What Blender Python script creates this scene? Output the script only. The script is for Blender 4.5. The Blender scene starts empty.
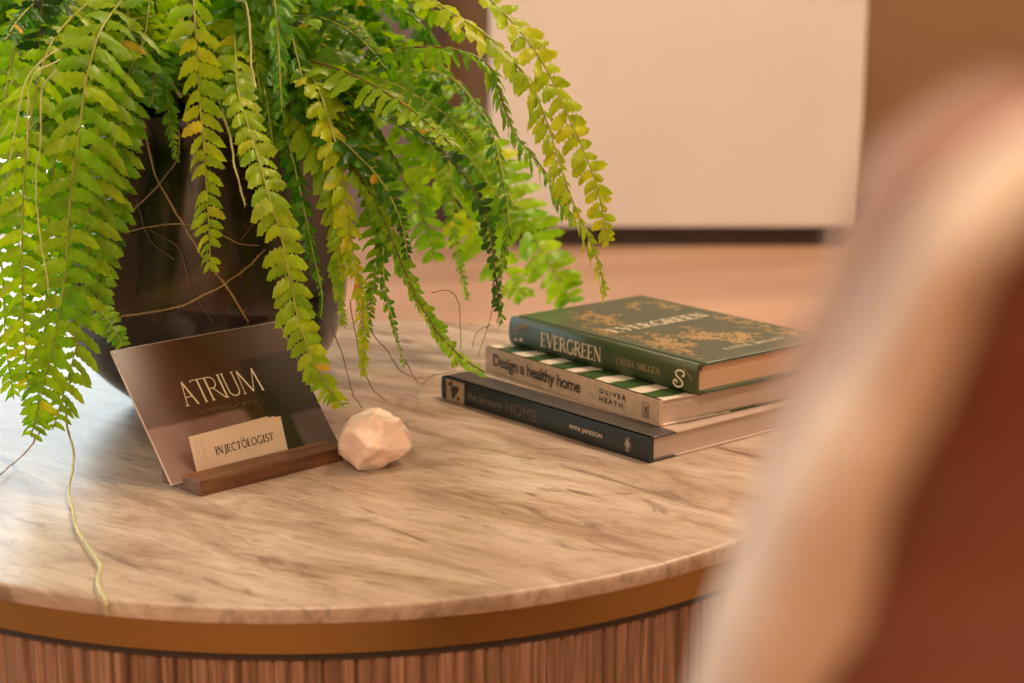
import bpy, bmesh, math, random
from mathutils import Vector, Matrix, noise
random.seed(7)
C = bpy.context.scene.collection
D = bpy.data
T = 0.45                      # height of the table top above the floor
F, PITCH, H = 1733.95, 0.2218, 0.3621
V = Vector

# ------------------------------------------------------------------ camera
cam = D.cameras.new('camera'); co = D.objects.new('camera', cam); C.objects.link(co)
co.location = (0, 0, T + H); co.rotation_euler = (math.pi/2 - PITCH, 0, 0)
cam.sensor_width = 36; cam.lens = F*36/1024; cam.clip_start = 0.01; cam.clip_end = 60
cam.dof.use_dof = True; cam.dof.focus_distance = 1.20; cam.dof.aperture_fstop = 61/9.3
bpy.context.scene.camera = co
vs = bpy.context.scene.view_settings
vs.view_transform = 'Standard'; vs.look = 'None'; vs.gamma = 1; vs.use_curve_mapping = False
vs.exposure = 0.45

_u = V((0, math.sin(PITCH), math.cos(PITCH))); _f = V((0, math.cos(PITCH), -math.sin(PITCH)))
def ray(px, py): return _f + V((1, 0, 0))*((px-512)/F) - _u*((py-341.5)/F)
def at(px, py, Y):                       # point of the place seen at (px,py) at forward distance Y
    d = ray(px, py); return V((0, 0, T+H)) + d*(Y/d.y)
def onz(px, py, z=0.0):                  # point seen at (px,py) at height z above the table
    d = ray(px, py); return V((0, 0, T+H)) + d*((z-H)/d.z)
def proj(P):
    d = P - V((0, 0, T+H)); z = d.dot(_f)
    return 512+F*d.x/z, 341.5-F*d.dot(_u)/z

# ------------------------------------------------------------------ object helpers
def put(name, me, parent=None, mats=()):
    o = D.objects.new(name, me); C.objects.link(o)
    for m in mats: me.materials.append(m)
    if parent: o.parent = parent
    return o
def tag(o, label, cat, group=None):
    o['label'] = label; o['category'] = cat
    if group: o['group'] = group
    return o
def thing(name, label, cat, loc=(0, 0, 0), rz=0, group=None):
    o = D.objects.new(name, None); C.objects.link(o); o.empty_display_size = .02
    o.location = loc; o.rotation_euler = (0, 0, rz)
    return tag(o, label, cat, group)
def obj(name, bm, mat, parent=None, smooth=False):
    me = D.meshes.new(name)
    bmesh.ops.recalc_face_normals(bm, faces=bm.faces)
    bm.to_mesh(me); bm.free()
    if smooth:
        for p in me.polygons: p.use_smooth = True
    return put(name, me, parent, mat if isinstance(mat, (list, tuple)) else [mat])
def raw(name, vs_, fs, mat, parent=None, smooth=False, mi=None):
    me = D.meshes.new(name); me.from_pydata([tuple(v) for v in vs_], [], fs); me.update()
    if smooth:
        for p in me.polygons: p.use_smooth = True
    o = put(name, me, parent, mat if isinstance(mat, (list, tuple)) else [mat])
    if mi: 
        for p, i in zip(me.polygons, mi): p.material_index = i
    return o
def struct(o): o['kind'] = 'structure'; return o
def box(bm, x0, x1, y0, y1, z0, z1, bev=0, seg=2):
    vv = [bm.verts.new((x, y, z)) for x in (x0, x1) for y in (y0, y1) for z in (z0, z1)]
    fs = [bm.faces.new([vv[i] for i in q]) for q in ((0,1,3,2),(4,6,7,5),(0,4,5,1),(2,3,7,6),(0,2,6,4),(1,5,7,3))]
    if bev:
        es = {e for f_ in fs for e in f_.edges}
        bmesh.ops.bevel(bm, geom=list(es), offset=bev, segments=seg, affect='EDGES', profile=.6)
    return bm
def lathe(bm, prof, n=96, cap=False):
    rings = []
    for r, z in prof:
        rings.append([bm.verts.new((r*math.cos(2*math.pi*i/n), r*math.sin(2*math.pi*i/n), z)) for i in range(n)])
    for a, b in zip(rings, rings[1:]):
        for i in range(n): bm.faces.new((a[i], a[(i+1) % n], b[(i+1) % n], b[i]))
    if cap:
        bm.faces.new(rings[0][::-1]); bm.faces.new(rings[-1])
    return bm
def crom(P, n):
    P = [V(p) for p in P]; Q = [P[0]*2-P[1]] + P + [P[-1]*2-P[-2]]; out = []
    for i in range(1, len(Q)-2):
        for k in range(n):
            t = k/n; a, b, c, d = Q[i-1:i+3]
            out.append(.5*((2*b)+(c-a)*t+(2*a-5*b+4*c-d)*t*t+(3*b-a-3*c+d)*t**3))
    out.append(P[-1]); return out
def resample(P, step):
    out = [P[0].copy()]; acc = 0
    for a, b in zip(P, P[1:]):
        L = (b-a).length
        if L < 1e-9: continue
        s = step-acc
        while s <= L:
            out.append(a.lerp(b, s/L)); s += step
        acc = (acc+L) % step
    return out
def tube_data(P, r0, r1, ns=5, vsl=None, fsl=None, jit=0):
    vsl = [] if vsl is None else vsl; fsl = [] if fsl is None else fsl
    base = len(vsl); n = len(P); up = V((.3, .2, .93))
    for i, p in enumerate(P):
        t = (P[min(i+1, n-1)]-P[max(i-1, 0)]); t = t.normalized() if t.length > 1e-9 else V((0, 0, 1))
        a = t.cross(up); a = a.normalized() if a.length > 1e-4 else V((1, 0, 0)); b = t.cross(a)
        r = r0+(r1-r0)*i/max(1, n-1)
        if jit: r *= 1+random.uniform(-jit, jit)
        for k in range(ns):
            an = 2*math.pi*k/ns; vsl.append(p+a*(r*math.cos(an))+b*(r*math.sin(an)))
    for i in range(n-1):
        for k in range(ns):
            fsl.append((base+i*ns+k, base+i*ns+(k+1) % ns, base+(i+1)*ns+(k+1) % ns, base+(i+1)*ns+k))
    fsl.append(tuple(base+k for k in range(ns))[::-1]); fsl.append(tuple(base+(n-1)*ns+k for k in range(ns)))
    return vsl, fsl

# ------------------------------------------------------------------ material helpers
def nt(name):
    m = D.materials.new(name); m.use_nodes = True; N = m.node_tree.nodes; L = m.node_tree.links
    return m, N, L, N['Principled BSDF']
def pbr(name, col, rough=.5, metal=0, spec=.5, bump=0, bscale=200, var=0, vscale=8, sss=0, coat=0, sheen=0):
    m, N, L, B = nt(name)
    B.inputs['Base Color'].default_value = (*col, 1); B.inputs['Roughness'].default_value = rough
    B.inputs['Metallic'].default_value = metal; B.inputs['Specular IOR Level'].default_value = spec
    B.inputs['Coat Weight'].default_value = coat; B.inputs['Coat Roughness'].default_value = .08
    if sheen: B.inputs['Sheen Weight'].default_value = sheen
    if sss:
        B.inputs['Subsurface Weight'].default_value = sss; B.inputs['Subsurface Scale'].default_value = .01
        B.inputs['Subsurface Radius'].default_value = (1, .6, .5)
    tc = N.new('ShaderNodeTexCoord')
    if var:
        n = N.new('ShaderNodeTexNoise'); n.inputs['Scale'].default_value = vscale; n.inputs['Detail'].default_value = 6
        L.new(tc.outputs['Object'], n.inputs['Vector'])
        r = N.new('ShaderNodeValToRGB'); L.new(n.outputs['Fac'], r.inputs['Fac'])
        r.color_ramp.elements[0].position = .3; r.color_ramp.elements[1].position = .7
        r.color_ramp.elements[0].color = (*[c*(1-var) for c in col], 1)
        r.color_ramp.elements[1].color = (*[min(1, c*(1+var)) for c in col], 1)
        L.new(r.outputs['Color'], B.inputs['Base Color'])
    if bump:
        n = N.new('ShaderNodeTexNoise'); n.inputs['Scale'].default_value = bscale; n.inputs['Detail'].default_value = 4
        L.new(tc.outputs['Object'], n.inputs['Vector'])
        b = N.new('ShaderNodeBump'); b.inputs['Strength'].default_value = bump; b.inputs['Distance'].default_value = .002
        L.new(n.outputs['Fac'], b.inputs['Height']); L.new(b.outputs['Normal'], B.inputs['Normal'])
    return m
def ramp(N, stops):
    r = N.new('ShaderNodeValToRGB'); e = r.color_ramp.elements
    while len(e) < len(stops): e.new(.5)
    for q, (p, c) in zip(e, stops): q.position = p; q.color = (*c, 1)
    return r
def mix(N, L, fac, a, b, mode='MIX'):
    m = N.new('ShaderNodeMix'); m.data_type = 'RGBA'; m.blend_type = mode
    for i, x in ((0, fac), (6, a), (7, b)):
        if hasattr(x, 'links'): L.new(x, m.inputs[i])
        elif isinstance(x, (int, float)): m.inputs[i].default_value = x
        else: m.inputs[i].default_value = (*x, 1)
    return m.outputs[2]
def streaks(N, L, ang, sc, scale, detail=8, rough=.6, dist=0):
    tc = N.new('ShaderNodeTexCoord'); mp0 = N.new('ShaderNodeMapping'); mp = N.new('ShaderNodeMapping')
    mp0.inputs['Rotation'].default_value = (0, 0, -ang); mp.inputs['Scale'].default_value = sc
    L.new(tc.outputs['Object'], mp0.inputs['Vector']); L.new(mp0.outputs['Vector'], mp.inputs['Vector'])
    n = N.new('ShaderNodeTexNoise'); n.inputs['Scale'].default_value = scale; n.inputs['Detail'].default_value = detail
    n.inputs['Roughness'].default_value = rough; n.inputs['Distortion'].default_value = dist
    L.new(mp.outputs['Vector'], n.inputs['Vector']); return n.outputs['Fac']

def mat_marble():
    m, N, L, B = nt('pale_brown_marble')
    a = math.radians(-38)
    s1 = streaks(N, L, a, (1, 3.6, 3), 7.5, 10, .66, .9)
    s2 = streaks(N, L, a+.12, (1, 5, 3), 30, 8, .72, 1.0)
    s3 = streaks(N, L, a-.1, (1, 3.4, 2), 13, 6, .6, .9)
    big = streaks(N, L, a, (1, 2, 1), 3.2, 3, .5, .3)
    c1 = ramp(N, [(.28, (.28, .20, .15)), (.42, (.41, .31, .24)), (.52, (.52, .42, .335)), (.66, (.61, .53, .455))]); L.new(s1, c1.inputs['Fac'])
    c2 = ramp(N, [(.34, (.60, .53, .48)), (.5, (1, 1, 1)), (.75, (1.08, 1.08, 1.08))]); L.new(s2, c2.inputs['Fac'])
    x = mix(N, L, .75, c1.outputs['Color'], c2.outputs['Color'], 'MULTIPLY')
    c3 = ramp(N, [(.32, (.8, .8, .8)), (.43, (0, 0, 0))]); L.new(s3, c3.inputs['Fac'])
    x = mix(N, L, c3.outputs['Color'], x, (.15, .10, .07))
    c4 = ramp(N, [(.35, (.80, .74, .70)), (.65, (1.0, 1.0, 1.0))]); L.new(big, c4.inputs['Fac'])
    x = mix(N, L, 1, x, c4.outputs['Color'], 'MULTIPLY')
    L.new(x, B.inputs['Base Color'])
    B.inputs['Roughness'].default_value = .33; B.inputs['Specular IOR Level'].default_value = .8
    return m
def mat_wood(name, dark, mid, light, sc=(1, 14, 14), scale=12, rough=.5, ang=0):
    m, N, L, B = nt(name)
    s = streaks(N, L, ang, sc, scale, 8, .6, .8); s2 = streaks(N, L, ang, (sc[0]*.4, sc[1]*.3, sc[2]*.3), scale*.8, 3, .5, .5)
    c = ramp(N, [(.3, dark), (.5, mid), (.7, light)]); L.new(s, c.inputs['Fac'])
    c2 = ramp(N, [(.32, (.5, .42, .38)), (.6, (1, 1, 1))]); L.new(s2, c2.inputs['Fac'])
    L.new(mix(N, L, .8, c.outputs['Color'], c2.outputs['Color'], 'MULTIPLY'), B.inputs['Base Color'])
    B.inputs['Roughness'].default_value = rough
    b = N.new('ShaderNodeBump'); b.inputs['Strength'].default_value = .3; b.inputs['Distance'].default_value = .001
    L.new(s, b.inputs['Height']); L.new(b.outputs['Normal'], B.inputs['Normal'])
    return m
def mat_leaf():
    m, N, L, B = nt('fern_leaf')
    at_ = N.new('ShaderNodeAttribute'); at_.attribute_name = 'tint'
    sp = N.new('ShaderNodeSeparateColor'); L.new(at_.outputs['Color'], sp.inputs['Color'])
    c = ramp(N, [(0, (.015, .065, .008)), (.25, (.06, .22, .016)), (.5, (.22, .44, .020)), (.75, (.44, .58, .024)), (1, (.70, .64, .04))])
    L.new(sp.outputs[0], c.inputs['Fac'])
    x = mix(N, L, sp.outputs[1], c.outputs['Color'], (.80, .34, .07))
    tc = N.new('ShaderNodeTexCoord'); n = N.new('ShaderNodeTexNoise'); n.inputs['Scale'].default_value = 130; n.inputs['Detail'].default_value = 3
    L.new(tc.outputs['Object'], n.inputs['Vector'])
    v = ramp(N, [(.3, (.78, .8, .7)), (.7, (1.15, 1.12, 1.1))]); L.new(n.outputs['Fac'], v.inputs['Fac'])
    x = mix(N, L, 1, x, v.outputs['Color'], 'MULTIPLY')
    L.new(x, B.inputs['Base Color']); B.inputs['Roughness'].default_value = .38; B.inputs['Specular IOR Level'].default_value = .45
    tr = N.new('ShaderNodeBsdfTranslucent'); hs = N.new('ShaderNodeHueSaturation'); hs.inputs['Value'].default_value = 1.3; hs.inputs['Saturation'].default_value = 1.05
    L.new(x, hs.inputs['Color']); L.new(hs.outputs['Color'], tr.inputs['Color'])
    ms = N.new('ShaderNodeMixShader'); ms.inputs[0].default_value = .5
    L.new(B.outputs[0], ms.inputs[1]); L.new(tr.outputs[0], ms.inputs[2])
    L.new(ms.outputs[0], N['Material Output'].inputs['Surface'])
    return m
def mat_pages(name, col):
    m, N, L, B = nt(name)
    s = streaks(N, L, 0, (3, 3, 900), 1, 3, .6)
    c = ramp(N, [(.3, tuple(q*.72 for q in col)), (.6, col)]); L.new(s, c.inputs['Fac'])
    L.new(c.outputs['Color'], B.inputs['Base Color']); B.inputs['Roughness'].default_value = .8
    return m
def mat_leafcover():
    m, N, L, B = nt('white_cover_with_green_leaf_pattern')
    tc = N.new('ShaderNodeTexCoord'); mp = N.new('ShaderNodeMapping'); mp.inputs['Rotation'].default_value = (0, 0, .12)
    L.new(tc.outputs['Object'], mp.inputs['Vector'])
    w = N.new('ShaderNodeTexWave'); w.inputs['Scale'].default_value = 8.7; w.inputs['Distortion'].default_value = 1.6; w.inputs['Detail Scale'].default_value = 3
    L.new(mp.outputs['Vector'], w.inputs['Vector'])
    c = ramp(N, [(.36, (.70, .63, .54)), (.42, (.035, .085, .02))]); L.new(w.outputs['Fac'], c.inputs['Fac'])
    L.new(c.outputs['Color'], B.inputs['Base Color']); B.inputs['Roughness'].default_value = .4
    return m
def mat_sensory_cover():
    m, N, L, B = nt('grey_cover_with_pale_photograph')
    tc = N.new('ShaderNodeTexCoord'); sp = N.new('ShaderNodeSeparateXYZ'); L.new(tc.outputs['Object'], sp.inputs['Vector'])
    c = ramp(N, [(.0, (.055, .050, .050)), (.999, (.055, .050, .050)), (1, (.50, .39, .33))])
    mt = N.new('ShaderNodeMath'); mt.operation = 'MULTIPLY'; mt.inputs[1].default_value = 1/.028; L.new(sp.outputs['Y'], mt.inputs[0])
    L.new(mt.outputs[0], c.inputs['Fac'])
    L.new(c.outputs['Color'], B.inputs['Base Color']); B.inputs['Roughness'].default_value = .32
    return m
def mat_poster():                         # brown print, with reflections in the glossy card painted into its tones
    m, N, L, B = nt('brown_print_with_reflections')
    tc = N.new('ShaderNodeTexCoord'); sp = N.new('ShaderNodeSeparateXYZ'); L.new(tc.outputs['Object'], sp.inputs['Vector'])
    nz = N.new('ShaderNodeTexNoise'); nz.inputs['Scale'].default_value = 22; nz.inputs['Detail'].default_value = 3; L.new(tc.outputs['Object'], nz.inputs['Vector'])
    def band(sock, a, b, namp):           # smooth step over object coordinate with ragged edge
        ad = N.new('ShaderNodeMath'); ad.operation = 'MULTIPLY_ADD'; ad.inputs[1].default_value = namp; L.new(nz.outputs['Fac'], ad.inputs[0]); L.new(sock, ad.inputs[2])
        mr = N.new('ShaderNodeMapRange'); mr.interpolation_type = 'SMOOTHSTEP'; mr.inputs[1].default_value = a; mr.inputs[2].default_value = b
        L.new(ad.outputs[0], mr.inputs[0]); return mr.outputs[0]
    X, Z = sp.outputs['X'], sp.outputs['Y']
    x = mix(N, L, band(X, .05, .12, .05), (.100, .040, .027), (.055, .024, .017))
    dark = N.new('ShaderNodeMath'); dark.operation = 'MULTIPLY'
    L.new(band(X, .100, .108, .012), dark.inputs[0])
    inv = N.new('ShaderNodeMath'); inv.operation = 'SUBTRACT'; inv.inputs[0].default_value = 1; L.new(band(Z, .083, .088, .006), inv.inputs[1]); L.new(inv.outputs[0], dark.inputs[1])
    x = mix(N, L, dark.outputs[0], x, (.013, .007, .006))
    # mauve area at the lower left, a rosy strip above the small cards, mauve at the lower right
    iz = N.new('ShaderNodeMath'); iz.operation = 'SUBTRACT'; iz.inputs[0].default_value = 1; L.new(band(Z, .046, .050, .008), iz.inputs[1])
    ix = N.new('ShaderNodeMath'); ix.operation = 'SUBTRACT'; ix.inputs[0].default_value = 1; L.new(band(X, .090, .10, .03), ix.inputs[1])
    a1 = N.new('ShaderNodeMath'); a1.operation = 'MULTIPLY'; L.new(iz.outputs[0], a1.inputs[0]); L.new(ix.outputs[0], a1.inputs[1])
    x = mix(N, L, a1.outputs[0], x, (.24, .135, .125))
    iz2 = N.new('ShaderNodeMath'); iz2.operation = 'SUBTRACT'; iz2.inputs[0].default_value = 1; L.new(band(Z, .033, .037, .006), iz2.inputs[1])
    a2 = N.new('ShaderNodeMath'); a2.operation = 'MULTIPLY'; L.new(iz2.outputs[0], a2.inputs[0]); L.new(band(X, .118, .124, .008), a2.inputs[1])
    x = mix(N, L, a2.outputs[0], x, (.085, .055, .065))
    L.new(x, B.inputs['Base Color']); B.inputs['Roughness'].default_value = .22; B.inputs['Coat Weight'].default_value = .4; B.inputs['Coat Roughness'].default_value = .06
    return m
def mat_wall(name, col, bump=.1):
    return pbr(name, col, .85, bump=bump, bscale=60, var=.05, vscale=1.5)

M = dict(
    marble=mat_marble(), leaf=mat_leaf(),
    brass=pbr('brushed_brass', (.30, .19, .07), .38, 1, var=.08, vscale=4),
    gap=pbr('dark_shadow_gap_trim', (.03, .02, .016), .6),
    reed=mat_wood('reeded_brown_wood', (.15, .075, .045), (.30, .165, .105), (.46, .28, .185), (40, 40, 1.5), 6, .6),
    walnut=mat_wood('dark_walnut', (.085, .035, .014), (.17, .075, .03), (.27, .13, .055), (1.5, 14, 14), 10, .42),
    stem=pbr('fern_midrib', (.30, .33, .06), .5, var=.4, vscale=40), brownstem=pbr('brown_fern_midrib', (.16, .085, .03), .5, var=.3, vscale=40),
    runner=pbr('dry_runner', (.42, .28, .12), .7, var=.3, vscale=60), pale_runner=pbr('pale_green_runner', (.55, .55, .26), .6, var=.2, vscale=60),
    dark_runner=pbr('thin_dark_tendril', (.15, .09, .04), .7),
    soil=pbr('dark_potting_soil', (.05, .028, .016), .95, bump=.8, bscale=150, var=.5, vscale=60),
    dead=pbr('dead_brown_leaf', (.34, .17, .08), .7, var=.4, vscale=80),
    egreen=pbr('dark_green_cloth_cover', (.022, .068, .042), .36, spec=.8, var=.10, vscale=30, coat=.5), egspine=pbr('dark_green_spine_cloth', (.038, .062, .018), .5, var=.1, vscale=30),
    cream_pages=mat_pages('cream_page_block', (.72, .50, .35)), pink_pages=mat_pages('pale_page_block', (.62, .50, .44)),
    kraft=pbr('speckled_beige_spine', (.56, .43, .31), .5, var=.14, vscale=160), leafcover=mat_leafcover(),
    teal=pbr('near_black_green_spine', (.012, .020, .020), .42, var=.2, vscale=60), scover=mat_sensory_cover(),
    spale=pbr('pale_printed_strip', (.42, .30, .20), .4, var=.25, vscale=120), sdark=pbr('dark_printed_shape', (.03, .02, .014), .4),
    gold=pbr('gold_foil', (.42, .29, .13), .40, .3), cream=pbr('cream_print', (.80, .70, .54), .45), ink=pbr('dark_ink', (.03, .022, .018), .5),
    greyink=pbr('grey_green_print', (.16, .15, .11), .4), homeink=pbr('dull_taupe_print', (.15, .11, .085), .4), brownink=pbr('faint_brown_print', (.22, .12, .065), .4), beigeink=pbr('faint_beige_print', (.52, .36, .25), .5),
    poster=mat_poster(), acrylic_edge=pbr('pale_card_edge', (.60, .50, .42), .4), card=pbr('cream_card_stock', (.74, .60, .47), .55),
    quartz=pbr('pale_rose_quartz', (.88, .70, .60), .36, spec=.5, var=.10, vscale=70, sss=.7, bump=.6, bscale=110),
    white=mat_wall('warm_white_lacquer', (.68, .60, .53), 0), plinth=pbr('dark_brown_plinth', (.03, .013, .007), .6), metal=pbr('grey_metal_foot', (.16, .13, .12), .5, .4),
    wall=mat_wall('tan_wall_paint', (.30, .175, .095)), wall2=mat_wall('cream_side_wall', (.55, .42, .30)), ceil=mat_wall('white_ceiling', (.70, .64, .56)),
    mauve=mat_wall('mauve_grey_door_paint', (.20, .135, .135), 0), frame=pbr('dark_maroon_frame', (.07, .028, .024), .5),
    floor=mat_wood('pinkish_oak_floor', (.56, .33, .21), (.63, .385, .25), (.68, .44, .30), (1, 9, 1), 1.2, .36, .2),
    wframe=pbr('pale_window_frame', (.62, .55, .46), .5),
    rim=pbr('beige_chair_rim', (.80, .70, .61), .9, bump=.5, bscale=900, sheen=.3), rust=pbr('rust_brown_chair_panels', (.24, .07, .028), .85, bump=.3, bscale=700, sheen=.2, var=.12, vscale=30),
    cleg=pbr('dark_wood_leg', (.08, .04, .02), .5),
)
# glazed dark pot, mottled brown and grey
m, N, L, B = nt('dark_mottled_glaze')
tc = N.new('ShaderNodeTexCoord'); n = N.new('ShaderNodeTexNoise'); n.inputs['Scale'].default_value = 14; n.inputs['Detail'].default_value = 7; n.inputs['Distortion'].default_value = .8
L.new(tc.outputs['Object'], n.inputs['Vector'])
r = ramp(N, [(.35, (.008, .005, .004)), (.55, (.022, .012, .008)), (.72, (.075, .045, .028))]); L.new(n.outputs['Fac'], r.inputs['Fac'])
L.new(r.outputs['Color'], B.inputs['Base Color']); B.inputs['Roughness'].default_value = .16; B.inputs['Specular IOR Level'].default_value = .6
n2 = N.new('ShaderNodeTexNoise'); n2.inputs['Scale'].default_value = 22; L.new(tc.outputs['Object'], n2.inputs['Vector'])
b = N.new('ShaderNodeBump'); b.inputs['Strength'].default_value = .25; b.inputs['Distance'].default_value = .004; L.new(n2.outputs['Fac'], b.inputs['Height']); L.new(b.outputs['Normal'], B.inputs['Normal'])
M['glaze'] = m
# window glass
m, N, L, B = nt('window_glass'); N.remove(B)
tr = N.new('ShaderNodeBsdfTransparent'); gl = N.new('ShaderNodeBsdfGlossy'); gl.inputs['Roughness'].default_value = .02
ms = N.new('ShaderNodeMixShader'); ms.inputs[0].default_value = .06
L.new(tr.outputs[0], ms.inputs[1]); L.new(gl.outputs[0], ms.inputs[2]); L.new(ms.outputs[0], N['Material Output'].inputs['Surface'])
M['glass'] = m

# ------------------------------------------------------------------ lettering
def arc(cx, cy, rx, ry, a0, a1, n=12):
    return [(cx+rx*math.cos(math.radians(a0+(a1-a0)*i/n)), cy+ry*math.sin(math.radians(a0+(a1-a0)*i/n))) for i in range(n+1)]
# glyph = (advance, [(points, weight)])  cap height 1;  K thick stroke, k thin stroke
K, k_, s_ = .15, .06, .05
def serif(x, y, w=.2): return ([(x-w/2, y), (x+w/2, y)], s_)
GL = {
 'E': (.62, [([(.1,0),(.1,1)],K), ([(.1,.97),(.52,.97)],k_), ([(.1,.5),(.42,.5)],k_), ([(.1,.03),(.55,.03)],k_), ([(.52,1),(.52,.82)],s_), ([(.55,0),(.55,.2)],s_), ([(.42,.42),(.42,.6)],s_), serif(.08,.0,.24), serif(.08,1,.24)]),
 'V': (.78, [([(.08,1),(.4,0)],K), ([(.4,0),(.7,1)],k_), serif(.08,1,.26), serif(.7,1,.24)]),
 'R': (.74, [([(.12,0),(.12,1)],K), ([(.12,.97)]+arc(.36,.745,.2,.225,90,-90)+[(.12,.52)],.09), ([(.36,.5),(.68,0)],K), serif(.12,0,.26), serif(.1,1,.24), serif(.7,0,.2)]),
 'G': (.86, [(arc(.44,.5,.36,.49,45,315,20),.11), ([(.74,.02),(.74,.42)],K), serif(.72,.42,.26), ([(.7,.85),(.72,.98)],k_)]),
 'N': (.86, [([(.12,0),(.12,1)],k_), ([(.12,1),(.7,0)],K), ([(.7,0),(.7,1)],k_), serif(.12,0,.24), serif(.08,1,.2), serif(.7,1,.24)]),
 'L': (.6, [([(.12,0),(.12,1)],K), ([(.12,.03),(.54,.03)],k_), ([(.54,0),(.54,.22)],s_), serif(.12,1,.26)]),
 'Y': (.76, [([(.08,1),(.38,.48)],K), ([(.7,1),(.38,.48)],k_), ([(.38,.5),(.38,0)],K), serif(.08,1,.24), serif(.7,1,.2), serif(.38,0,.28)]),
 'D': (.84, [([(.12,0),(.12,1)],K), ([(.12,.97),(.34,.97)]+arc(.34,.5,.38,.47,90,-90)+[(.12,.03)],.09), serif(.08,0,.16), serif(.08,1,.16)]),
 'I': (.36, [([(.17,0),(.17,1)],K), serif(.17,0,.28), serif(.17,1,.28)]),
 'A': (.8, [([(.08,0),(.38,1)],k_), ([(.38,1),(.7,0)],K), ([(.2,.36),(.56,.36)],k_), serif(.08,0,.22), serif(.7,0,.26)]),
 'M': (1.0, [([(.12,0),(.14,1)],k_), ([(.14,1),(.48,.05)],K), ([(.48,.05),(.82,1)],k_), ([(.84,1),(.86,0)],K), serif(.12,0,.22), serif(.86,0,.26)]),
 'J': (.5, [([(.32,1),(.32,.1)]+arc(.2,.05,.12,.2,0,-140,6),K), serif(.3,1,.28)]),
 'C': (.8, [(arc(.44,.5,.36,.49,48,312,20),.11), ([(.7,.82),(.72,.98)],k_)]),
 'T': (.74, [([(.36,0),(.36,1)],K), ([(.04,.97),(.68,.97)],k_), ([(.04,1),(.04,.78)],s_), ([(.68,1),(.68,.78)],s_), serif(.36,0,.28)]),
 'O': (.88, [(arc(.43,.5,.35,.48,0,360,28),.11)]),
 'S': (.6, [(arc(.3,.74,.2,.24,35,270,12)+arc(.3,.26,.22,.25,90,-145,12),.12)]),
 'H': (.86, [([(.12,0),(.12,1)],K), ([(.7,0),(.7,1)],K), ([(.12,.5),(.7,.5)],k_), serif(.12,0,.24), serif(.7,0,.24), serif(.12,1,.24), serif(.7,1,.24)]),
 ' ': (.45, []),
}
def stroke_quads(pts, w, vs_, fs):
    P = [V((x, y, 0)) for x, y in pts]; n = len(P); base = len(vs_)
    for i, p in enumerate(P):
        t = P[min(i+1, n-1)]-P[max(i-1, 0)]; t = t.normalized() if t.length > 1e-9 else V((1, 0, 0)); q = V((-t.y, t.x, 0))*(w/2)
        vs_ += [p+q, p-q]
    for i in range(n-1): fs.append((base+2*i, base+2*i+1, base+2*i+3, base+2*i+2))
def tiny_marks(name, o, width, height, n, mat, parent):   # print too small to read in the photograph
    rg = random.Random(n); vs_, fs = [], []; cell = width/n
    for i in range(n):
        if rg.random() < .15: continue
        x = o[0]+i*cell; w = cell*.6
        for pts in rg.sample([[(x, o[1]), (x, o[1]+height)], [(x+w, o[1]), (x+w, o[1]+height)], [(x, o[1]+height), (x+w, o[1]+height)], [(x, o[1]), (x+w, o[1])], [(x, o[1]), (x+w, o[1]+height)]], 2):
            stroke_quads(pts, height*.16, vs_, fs)
    return raw(name, [(v.x, v.y, o[2]) for v in vs_], fs, mat, parent)
def frame_mat(o, X, Y):                   # maps (x,y) lettering plane to 3-D: origin, unit x, unit y
    X = V(X).normalized(); Y = V(Y).normalized(); Z = X.cross(Y)
    return Matrix(((X.x, Y.x, Z.x, o[0]), (X.y, Y.y, Z.y, o[1]), (X.z, Y.z, Z.z, o[2]), (0, 0, 0, 1)))
def letters(name, txt, o, X, Y, width, height, mat, parent, glyphs=None, wm=1, track=.06):
    vs_, fs = [], []; x = 0; zl = 0
    g = glyphs or GL
    for ch in txt:
        adv, st = g[ch]
        for pts, w in st:
            b0 = len(vs_); stroke_quads([(x+a, b) for a, b in pts], w*wm, vs_, fs)
            zl = (zl+1) % 5
            for i in range(b0, len(vs_)): vs_[i].z = zl*1e-5/height*.5
        x += adv+track
    tot = x-track; mt = frame_mat(o, X, Y)
    vs_ = [mt @ V((v.x*width/tot, v.y*height, v.z*height)) for v in vs_]
    return raw(name, vs_, fs, mat, parent)
def sans(name, txt, o, X, Y, width, height, mat, parent, bold=0, spacing=1):
    cu = D.curves.new(name+'_c', 'FONT'); cu.body = txt; cu.space_character = spacing; cu.offset = bold; cu.resolution_u = 4
    ob = D.objects.new(name+'_c', cu); C.objects.link(ob)
    me = D.meshes.new_from_object(ob.evaluated_get(bpy.context.evaluated_depsgraph_get()))
    D.objects.remove(ob); D.curves.remove(cu)
    xs = [v.co.x for v in me.vertices]; ys = [v.co.y for v in me.vertices]
    x0, x1 = min(xs), max(xs); mt = frame_mat(o, X, Y)
    asc = .73                              # cap height of the built-in face
    for v in me.vertices: v.co = mt @ V(((v.co.x-x0)*width/(x1-x0), v.co.y*height/asc, 0))
    me.name = name
    return put(name, me, parent, [mat])

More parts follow.
